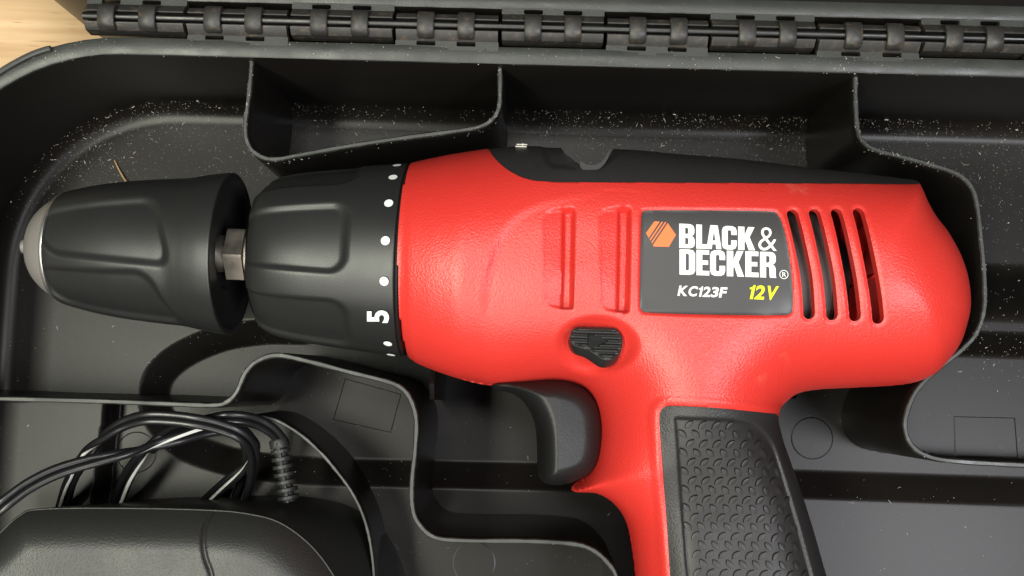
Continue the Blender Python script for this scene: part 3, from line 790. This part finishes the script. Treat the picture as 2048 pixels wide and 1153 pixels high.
row('BLACK', [(1125, 1235), (1245, 1337), (1318, 1424), (1427, 1532), (1541, 1662)], (1125, 238), (1660, 264), (1660, 428), (1125, 410))
row('DECKER', [(1127, 1238), (1247, 1338), (1343, 1450), (1461, 1584), (1592, 1686), (1696, 1812)], (1127, 419), (1810, 440), (1810, 622), (1127, 598))
V2, Fc = text_mesh('&', -0.008); printed('letter', zq((1684, 262), (1815, 268), (1815, 434), (1684, 426)), V2, Fc, M['white'])
GL['1'] = [[(2.9,0),(6.4,0),(6.4,20),(4.0,20),(3.6,18.2),(2.5,16.9),(0.3,16.4),(0.3,13.8),(2.9,13.8)]]
def italic(word, spans, y0a, y0b, y1a, y1b, x0, x1, mt, sk, bold=0.032):
    for ch, (a, b) in zip(word, spans):
        ya = y0a+(y0b-y0a)*(a-x0)/(x1-x0); yb_ = y0a+(y0b-y0a)*(b-x0)/(x1-x0)
        za = y1a+(y1b-y1a)*(a-x0)/(x1-x0); zb = y1a+(y1b-y1a)*(b-x0)/(x1-x0)
        V2, Fc = glyph(ch) if ch == '1' else text_mesh(ch, bold)
        printed('letter', zq((a+sk, ya), (b+sk, yb_), (b, zb), (a, za)), V2, Fc, mt)
italic('KC123F', [(1112, 1180), (1184, 1246), (1252, 1280), (1287, 1340), (1345, 1396), (1404, 1452)], 676, 690, 748, 763, 1112, 1465, M['white'], 15)
italic('12V', [(1606, 1644), (1652, 1722), (1728, 1808)], 671, 682, 770, 781, 1602, 1828, M['yellow'], 22)
V2, Fc = text_mesh('R', 0.01); printed('letter', zq((1853, 582), (1882, 583), (1882, 615), (1853, 614)), V2, Fc, M['white'])
k = 28; V2 = np.array([(0.5+0.5*r_*math.cos(2*math.pi*i/k), 0.5+0.5*r_*math.sin(2*math.pi*i/k)) for r_ in (1, 0.84) for i in range(k)])
Fc = [(i, (i+1) % k, k+(i+1) % k, k+i) for i in range(k)]
printed('letter', zq((1833, 565), (1897, 567), (1897, 631), (1833, 629)), V2, Fc, M['white'])
HEX = np.array([(890, 305), (950, 222), (1040, 228), (1102, 318), (1052, 403), (945, 400)], float)
dn = np.array([0.83, 0.56]); dn /= np.linalg.norm(dn)            # across the stripes
def clip(poly, nrm, c, keep):
    out = []
    for i in range(len(poly)):
        p, q_ = poly[i], poly[(i+1) % len(poly)]; a, b = (p@nrm-c)*keep, (q_@nrm-c)*keep
        if a >= 0: out.append(p)
        if (a >= 0) != (b >= 0): out.append(p+(q_-p)*a/(a-b))
    return out
cuts = [np.array((993, 226))@dn, np.array((1017, 228))@dn, np.array((1041, 229))@dn]
lo = -1e9
for c in cuts+[1e9]:
    pol = clip(list(HEX), dn, lo+5.5, 1) if lo > -1e8 else list(HEX)
    if c < 1e8: pol = clip(pol, dn, c-5.5, -1)
    pol = np.array(pol)
    if len(pol) >= 3:
        mn, mxx = pol.min(0), pol.max(0); V2 = (pol-mn)/(mxx-mn); V2[:, 1] = 1-V2[:, 1]
        printed('emblem_stripe', zq(tuple(mn), (mxx[0], mn[1]), tuple(mxx), (mn[0], mxx[1])), V2, [list(range(len(pol)))], M['orange'])
    lo = c
# motor and fan seen through the vents
cM = P2(1660, 560, ZA)
def lathe_at(name, prof, mat_, parent, centre, seg=48):
    V = []; Fc = []
    for s, r in prof:
        for k in range(seg):
            th = 2*math.pi*k/seg; p = np.append(centre, ZA)+s*a_+r*math.sin(th)*t_+np.array([0, 0, r*math.cos(th)]); V.append(p)
    for i in range(len(prof)-1):
        for k in range(seg): Fc.append((i*seg+k, (i+1)*seg+k, (i+1)*seg+(k+1) % seg, i*seg+(k+1) % seg))
    Fc.append(tuple(range(seg))); Fc.append(tuple((len(prof)-1)*seg+k for k in range(seg)))
    return obj(name, V, Fc, mat_, parent, sharp=35)
mo = SF(1660, 545)
lathe_at('motor', [(-30, 4), (-30, 17.5), (3.5, 17.5), (4.5, 16.5), (4.5, 4)], M['motor'], drill, np.array(mo))
lathe_at('motor_cap', [(5, 3), (5, 12), (9, 12), (9, 3)], M['black'], drill, np.array(mo))
for k in range(9):
    a = 2*math.pi*k/9
    c = np.append(mo, ZA)+11.5*a_+14*(math.sin(a)*t_+math.cos(a)*np.array([0, 0, 1]))
    V = []
    e1 = math.cos(a)*t_-math.sin(a)*np.array([0, 0, 1]); e2 = math.sin(a)*t_+math.cos(a)*np.array([0, 0, 1])
    for u in (-2.2, 2.2):
        for v in (-5, 5):
            for w_ in (-0.35, 0.35): V.append(c+u*a_+e1*(w_+u*0.6)+v*e2)
    obj('fan_blade', V, [(0, 1, 3, 2), (4, 6, 7, 5), (0, 4, 5, 1), (2, 3, 7, 6), (0, 2, 6, 4), (1, 5, 7, 3)], M['red_in'], drill, smooth=False)

# direction switch: ribbed button standing in its dish
SWT = [(1143, 664), (1150, 657), (1162, 655), (1224, 656), (1238, 663), (1245, 678), (1244, 696), (1236, 712), (1222, 720), (1206, 719), (1192, 710), (1176, 700), (1156, 694), (1145, 688), (1140, 676)]
zsw = ZA+float(hs(*SF(1193, 692)))+2.6
SWP = cr(PL(SWT, zsw), 4, closed=True)
y_top = P2(1193, 660, zsw)[1]; arrow = [tuple(p) for p in PL([(1178, 671), (1212, 682), (1178, 697)], zsw)]
def zswf(x, y):
    ph = (y_top-y)/1.13*2*math.pi
    d = -sdf(SWP, x, y)
    ridge = 0.3*np.cos(ph)*ss(0.2, 0.6, d)
    flat = sdf(arrow, x, y) < 0.3
    return zsw-0.15+np.where(flat, -0.55-0.42*(y-y_top+2.6), ridge)-0.35*ss(0.45, 0.0, d)
V, Fc = hf(bnd(SWP, 1), 0.16, lambda X, Y: sdf(SWP, X, Y), zswf)
SWB = []
for x, y in SWT:
    k = ss(684, 696, y)*1.0+0.6*ss(1160, 1142, x)*(1-ss(684, 696, y)); SWB.append((x-5*k, y+15*k))
SWB = cr(PL(SWB, zsw-2.6), 4, closed=True); m = len(SWP)
zr = zswf(np.array([p[0] for p in SWP]), np.array([p[1] for p in SWP]))
V2_ = [(*p, z) for p, z in zip(SWP, zr)]+[(*(np.array(p)*0.4+np.array(q_)*0.6), zsw-1.7) for p, q_ in zip(SWP, SWB)]+[(*p, zsw-3.4) for p in SWB]+[(*p, zsw-7) for p in SWB]
F2 = [(r_*m+i, r_*m+(i+1) % m, (r_+1)*m+(i+1) % m, (r_+1)*m+i) for r_ in range(3) for i in range(m)]
V, Fc = join([(V, Fc), (V2_, F2)])
obj('direction_switch', V, Fc, M['sleeve'], drill, sharp=40)

# trigger
TRG = [(984, 772), (988, 764), (1000, 760), (1040, 757), (1110, 756), (1150, 765), (1180, 785), (1200, 820), (1205, 880), (1196, 925), (1176, 950), (1140, 966), (1108, 970), (1085, 963), (1075, 942), (1074, 900), (1071, 858), (1062, 828), (1046, 803), (1022, 787), (996, 781)]
TW = cr(PL(TRG, ZA), 4, closed=True)
def ztr(sg):
    def f(x, y):
        d = np.clip(-sdf(TW, x, y), 0, None); q = np.clip(1-d/5.0, 0, 1)
        xr_ = P2(1112, 860, ZA)[0]; return ZA+sg*(11.5*np.power(np.clip(1-q**2, 0, 1), 0.5)-0.24*np.clip(x-xr_, 0, None)*(1-q**2))
    return f
V1, F1 = hf(bnd(TW, 1), 0.4, lambda X, Y: sdf(TW, X, Y), ztr(1)); V2_, F2 = hf(bnd(TW, 1), 0.8, lambda X, Y: sdf(TW, X, Y), ztr(-1))
V, Fc = join([(V1, F1), (V2_, [f[::-1] for f in F2])])
obj('trigger', V, Fc, M['black'], drill, sharp=0)

# leaf-shaped studs of the grip
def leaf_mesh():
    k = 7; V = []; Fc = []
    def lens(s, z):
        out = []
        for i in range(k): u = -1+2*i/(k-1); out.append((u*1.25*s, 0.62*s*(1-u*u), z))
        for i in range(1, k-1): u = 1-2*i/(k-1); out.append((u*1.25*s, -0.62*s*(1-u*u), z))
        return out
    rings = [lens(1.1, -0.2), lens(0.94, 0.5), lens(0.62, 0.55)]
    m = len(rings[0]); V = [p for r_ in rings for p in r_]
    for a in range(2):
        for i in range(m): Fc.append((a*m+i, a*m+(i+1) % m, (a+1)*m+(i+1) % m, (a+1)*m+i))
    Fc.append(tuple(2*m+i for i in range(m)))
    me = bpy.data.meshes.new('grip_stud'); me.from_pydata([(x*MM, y*MM, z*MM) for x, y, z in V], [], Fc); me.update()
    me.materials.append(M['rubber'])
    me.polygons.foreach_set('use_smooth', [True]*len(me.polygons)); me.set_sharp_from_angle(angle=math.radians(35))
    return me
leaf = leaf_mesh(); nst = 0
for r_ in range(26):
    for c_ in range(16):
        px = 1372+c_*26.6+(8 if r_ % 2 == 0 else -6)-(r_*0.0); py = 850+r_*18.6+c_*0.7
        px += (py-850)*0.055
        p = SF(px, py, 14)
        if float(sdp(p[0], p[1])) > -1.25: continue
        if not (by0+3 < p[1]): continue
        e = 0.4
        nz = np.array([-(hd(p[0]+e, p[1])-hd(p[0]-e, p[1]))/(2*e), -(hd(p[0], p[1]+e)-hd(p[0], p[1]-e))/(2*e), 1.0]); nz /= np.linalg.norm(nz)
        ang = math.radians(48 if r_ % 2 == 0 else -52)+random.uniform(-.05, .05)
        tx = np.array([math.cos(ang), math.sin(ang), 0]); tx -= nz*np.dot(tx, nz); tx /= np.linalg.norm(tx); ty = np.cross(nz, tx)
        o = bpy.data.objects.new('grip_stud', leaf); COL.objects.link(o); o.parent = grip
        pos = (np.array([p[0], p[1], ZA+float(hd(p[0], p[1]))-0.4])-L0)*MM
        o.matrix_local = Matrix([[tx[0], ty[0], nz[0], pos[0]], [tx[1], ty[1], nz[1], pos[1]], [tx[2], ty[2], nz[2], pos[2]], [0, 0, 0, 1]])
        nst += 1
# crescent lip of the bit clip in the finger notch
CRE = cr(SFL([(1160, 326), (1168, 330), (1178, 332), (1190, 332), (1202, 327), (1211, 317), (1217, 309), (1215, 320), (1207, 332), (1196, 339), (1180, 340), (1165, 339), (1159, 332)]), 4, closed=True)
V, Fc = hf(bnd(CRE, 1), 0.25, lambda X, Y: sdf(CRE, X, Y), lambda x, y: ZA+float(hs(*SF(1185, 341)))-0.25+0.12*(y-SF(1185, 341)[1]), skirt=3.5)
NOFLIP.add('clip_edge'); obj('clip_edge', V, Fc, M['black'], strip, sharp=40)

# ================================================================ the charger
top_e = [(-120, 1250), (-75, 1140), (-30, 1092), (0, 1066), (38, 1033), (80, 1019), (250, 1017), (420, 1021), (500, 1029), (562, 1047), (622, 1092), (668, 1153), (705, 1230), (720, 1400), (400, 1460), (-80, 1440)]
low_e = [(-30, 1230), (10, 1120), (40, 1075), (70, 1045), (105, 1022), (150, 1012), (330, 1001), (520, 996), (615, 1000), (690, 1018), (755, 1060), (795, 1128), (815, 1220), (800, 1370), (420, 1420), (-20, 1400)]
ZE = 44.0
charger = thing('charger', 'black plug-in charger with coiled cable in the front left compartment', 'charger', tuple(np.append(P2(330, 1200, 10), ZF)))
TE = cr(PL(top_e, ZE), 6, closed=True); LE = cr(PL(low_e, 15), 6, closed=True)
SEAM = cr(PL([(416, 1018), (403, 1048), (402, 1075), (408, 1115), (422, 1160), (430, 1250), (430, 1400)], ZE+7), 6)
def zch(x, y):
    d = np.clip(-sdf(TE, x, y), 0, None); q = np.clip(1-d/9.5, 0, 1)
    z = ZE+6.5*np.clip(1-q**2.0, 0, 1)
    z -= 1.0*ss(0.8, 0.1, pdist(SEAM, x, y))
    return z
V, Fc = hf(bnd(TE, 1), 0.33, lambda X, Y: sdf(TE, X, Y), zch)
NOFLIP.update(['charger_top', 'charger_body'])
obj('charger_top', V, Fc, M['charger'], charger, sharp=0)
m = len(TE); V = [(*p, ZE) for p in TE]; cT = np.mean(TE, axis=0)
V += [(*(p+0.35*(p-cT)/np.linalg.norm(p-cT)), ZE-0.7) for p in TE]
V += [(*((p*0.55+q_*0.45)+0.5*(p-cT)/np.linalg.norm(p-cT)), ZE-11) for p, q_ in zip(TE, LE)]+[(*p, 16) for p in LE]+[(*p, ZP+1) for p in LE]
Fc = [(r_*m+i, r_*m+(i+1) % m, (r_+1)*m+(i+1) % m, (r_+1)*m+i) for r_ in range(4) for i in range(m)]
obj('charger_body', V, Fc, M['charger'], charger, sharp=40)
V, Fc = tube([(*p, ZE) for p in TE+[TE[0]]], 0.26, 8, cap=False); obj('seam_lip', V, Fc, M['charger'], charger, sharp=0)
# segmented strain relief
r0 = P(558, 884, 29); r1 = P(578, 1004, 29)
dr = (r1-r0)/np.linalg.norm(r1-r0); Lr = np.linalg.norm(r1-r0)
parts = [tube([r0+dr*Lr*t for t in np.linspace(0, 1, 6)], 1.75, 14)]
sd_ = np.cross(dr, (0, 0, 1))
for k in range(8):
    c = r0+dr*(Lr*(0.03+k*0.128)); h = 0.55 if k else 1.2
    parts.append(tube([c-dr*h, c-dr*h*0.7, c+dr*h*0.7, c+dr*h], 0, 18, rfn=lambda t, k=k: (2.55+0.05*k)*(0.93 if t in (0, 1) else 1)))
# spine along the top
parts.append(tube([r0+dr*Lr*t+np.array([0, 0, 1.9]) for t in np.linspace(0, 1, 5)], 0.75, 8))
relief = join(parts); obj('strain_relief', relief[0], relief[1], M['charger'], charger, sharp=40)
# twin-lead cable loops (zoomed pixel positions)
def zc(x, y): return (x/2.926, 760+y/2.926)
def cable(pts, zs, tw, stripe_side, k=7, sp=0.92, r=0.95):
    path = [P(*zc(x, y), z*1.2) for (x, y), z in zip(pts, zs)]; path = cr(path, k); m = len(path)
    twf = np.interp(np.linspace(0, 1, m), np.linspace(0, 1, len(tw)), tw)
    A = []; B = []; ST = []
    for i, p in enumerate(path):
        t = path[min(i+1, m-1)]-path[max(i-1, 0)]; t /= np.linalg.norm(t)
        nn = np.cross((0, 0, 1), t); nn /= np.linalg.norm(nn); bn = np.cross(t, nn)
        ang = math.radians(twf[i]); s_ = math.cos(ang)*nn+math.sin(ang)*bn; u_ = -math.sin(ang)*nn+math.cos(ang)*bn
        A.append(p+s_*sp); B.append(p-s_*sp)
        q_ = (A if stripe_side > 0 else B)[-1]
        ST.append((q_, s_, u_))
    for P_ in (A, B):
        V, Fc = tube(P_, r, 12); obj('cable_lead', V, Fc, M['cable'], charger, sharp=60)
    # printed white line along one lead
    V = []
    for q_, s_, u_ in ST:
        for a in np.linspace(-0.42, 0.42, 5):
            V.append(q_+(r+0.03)*(math.cos(a)*u_+math.sin(a)*s_))
    Fc = [(5*i+k_, 5*i+k_+1, 5*i+6+k_, 5*i+5+k_) for i in range(m-1) for k_ in range(4)]
    obj('cable_stripe', V, Fc, M['stripe'], charger, sharp=0)
cable([(330, 860), (368, 740), (410, 600), (480, 480), (560, 375), (650, 300), (750, 248), (860, 222), (1000, 225), (1150, 244), (1270, 270), (1380, 310), (1450, 360), (1483, 430), (1480, 540), (1440, 690), (1400, 800)],
      [12, 18, 24, 28, 31, 33, 34, 35, 35, 35, 34, 33, 31, 27, 23, 18, 12], [60, 40, 60, 30, 130, 160, 170, 175, 180, 175, 160, 140, 110, 80, 60], 1)
cable([(-260, 860), (-100, 820), (0, 745), (150, 632), (300, 552), (450, 500), (600, 462), (760, 425), (900, 385), (1050, 342), (1200, 300), (1330, 285), (1420, 300), (1480, 350), (1497, 420), (1440, 510), (1330, 600), (1220, 700), (1120, 800)],
      [36, 42, 44, 43, 42, 41, 40, 38, 35, 33, 30, 28, 26, 24, 22, 20, 18, 14, 10], [200, 190, 185, 180, 170, 150, 120, 70, 30, 10, 20, 60, 90, 70, 30, 20, 20], 1)
cable([(650, 800), (690, 710), (735, 590), (790, 490), (860, 405), (950, 340), (1080, 300), (1200, 285), (1330, 280), (1420, 330), (1450, 420), (1440, 520), (1400, 620), (1360, 720)],
      [10, 15, 20, 23, 25, 26, 26, 25, 24, 22, 20, 17, 14, 10], [30, 20, 30, 60, 130, 170, 180, 180, 150, 120, 90, 60, 60], -1)
cable([(1655, 385), (1640, 350), (1590, 295), (1510, 250), (1420, 228), (1330, 225), (1250, 238), (1150, 262), (1040, 290), (960, 330), (880, 400)],
      [24, 25, 27, 29, 31, 32, 31.5, 30, 28, 26, 22], [180, 175, 178, 182, 180, 180, 180, 180, 170], 1)

# ================================================================ small litter
V, Fc = tube(cr([P(x, y, z) for x, y, z in [(229, 321, 9.4), (236, 336, 9.6), (246, 354, 9.8), (258, 372, 10.2)]], 6), 0.4, 8, rfn=lambda t: 0.16+0.2*t)
o = obj('straw_piece', V, Fc, M['straw'], sharp=60); o['label'] = 'thin tan straw fragment on the case floor beside the chuck'; o['category'] = 'straw'
z0 = float(ZA+hs(*SF(1042, 294)))
V, Fc = join([box((0, 0, 0), (2.6, 0.28, 0.2)), box((0.2, 0.5, 0), (2.5, 0.24, 0.2)), box((0.4, 0.3, 0.02), (0.25, 0.9, 0.2))])
p = SF(1042, 294); V = np.array(V)+np.array([p[0], p[1], ZA+float(hd(p[0], p[1]))+0.15])
o = obj('plastic_shaving', V, Fc, M['dust'], smooth=False); o['label'] = 'tiny white shaving lying on the black upper strip of the drill'; o['category'] = 'shaving'

# dust: pale shavings strewn over the moulded floor, wall and ribs
allV = []; allF = []
for v, f in TRAYBVH:
    o_ = len(allV); allV += [tuple(map(float, p)) for p in v]; allF += [[int(i)+o_ for i in q_] for q_ in f]
bvh = BVHTree.FromPolygons(allV, allF)
V = []; Fc = []
def flake(p, nrm, L, W, H):
    a = random.uniform(0, math.pi); t = Vector((math.cos(a), math.sin(a), 0)); t = (t-nrm*t.dot(nrm)).normalized(); b = nrm.cross(t)
    o_ = len(V); p = p+nrm*0.05; bend = random.uniform(-0.5, 0.5)*L
    if L < 0.45:
        for u, v, z in ((-1, 0, 0), (0, -1, 0), (1, 0, 0), (0, 1, 0)): V.append(p+t*(u*L/2)+b*(v*W/2)+nrm*(z*H))
        V.append(p+nrm*H); Fc.extend([(o_, o_+1, o_+4), (o_+1, o_+2, o_+4), (o_+2, o_+3, o_+4), (o_+3, o_, o_+4)])
    else:
        for u in (-0.5, 0, 0.5):
            c = p+t*(u*L)+b*(bend*(0.25-u*u)); V.append(c-b*W*0.4); V.append(c+b*W*0.4); V.append(c+nrm*H)
        for i in (0, 3): Fc.extend([(o_+i, o_+i+3, o_+i+5, o_+i+2), (o_+i+1, o_+i+2, o_+i+5, o_+i+4)])
cl = [(random.uniform(xl, xr), random.uniform(-60, yb), random.uniform(4, 14)) for _ in range(26)]
tries = 0; cntf = 0
while cntf < 11000 and tries < 110000:
    tries += 1
    if random.random() < 0.35:
        c = random.choice(cl); x = random.gauss(c[0], c[2]); y = random.gauss(c[1], c[2]*0.6)
    else: x = random.uniform(xl, xr-20); y = random.uniform(-62, yb+4)
    keep = 0.95 if y > 24 else (0.30 if y > 5 else 0.07)
    if x > 40 and y > 5: keep *= 0.8
    if y > yb-14: keep = 1.0
    if random.random() > keep: continue
    dvec = Vector((random.gauss(0, 0.12), random.uniform(0.0, 0.55) if y > 20 else random.gauss(0, 0.1), -1)).normalized()
    hit, nrm, _, _ = bvh.ray_cast(Vector((x, y, 85))-dvec*0, dvec)
    if hit is None: continue
    if nrm.z < 0: nrm = -nrm
    if nrm.z < 0.03 or (hit.z > ZR-1 and random.random() < 0.8): continue
    big = random.random()
    L = 0.09+0.14*random.random() if big < 0.80 else (0.2+0.25*random.random() if big < 0.97 else 0.5+0.7*random.random())
    flake(hit, nrm, L, min(L*0.8, 0.1+0.14*random.random()), 0.08+0.1*random.random()); cntf += 1
for _ in range(34):                            # a few fibres
    x = random.uniform(xl+20, xr-40); y = random.uniform(25, yb) if random.random() < 0.75 else random.uniform(-60, 20)
    hit, nrm, _, _ = bvh.ray_cast(Vector((x, y, 85)), Vector((0, 0, -1)))
    if hit is None or hit.z > ZR-3: continue
    L = random.uniform(1.0, 3.2); a = random.uniform(0, 6.28); cv_ = random.uniform(-1.4, 1.4); o_ = len(V); m = 8
    for i in range(m):
        u = i/(m-1)-0.5; an = a+cv_*u
        c = Vector((hit.x+u*L*math.cos(an), hit.y+u*L*math.sin(an), hit.z+0.12)); pn = Vector((-math.sin(an), math.cos(an), 0))*0.045
        V.extend([c-pn, c+pn, c+Vector((0, 0, 0.08))])
    for i in range(m-1): Fc.extend([(o_+3*i, o_+3*i+3, o_+3*i+5, o_+3*i+2), (o_+3*i+1, o_+3*i+2, o_+3*i+5, o_+3*i+4)])
o = obj('dust_shavings', [tuple(p) for p in V], Fc, M['dust'], smooth=False); o['kind'] = 'stuff'; o['label'] = 'pale dust specks strewn over the case interior'; o['category'] = 'dust'

print('nadir check', project((0, 0, 0)), 'rim slope', [project((x, yb, ZR)) for x in (-90, 0, 100)], 'studs', nst)
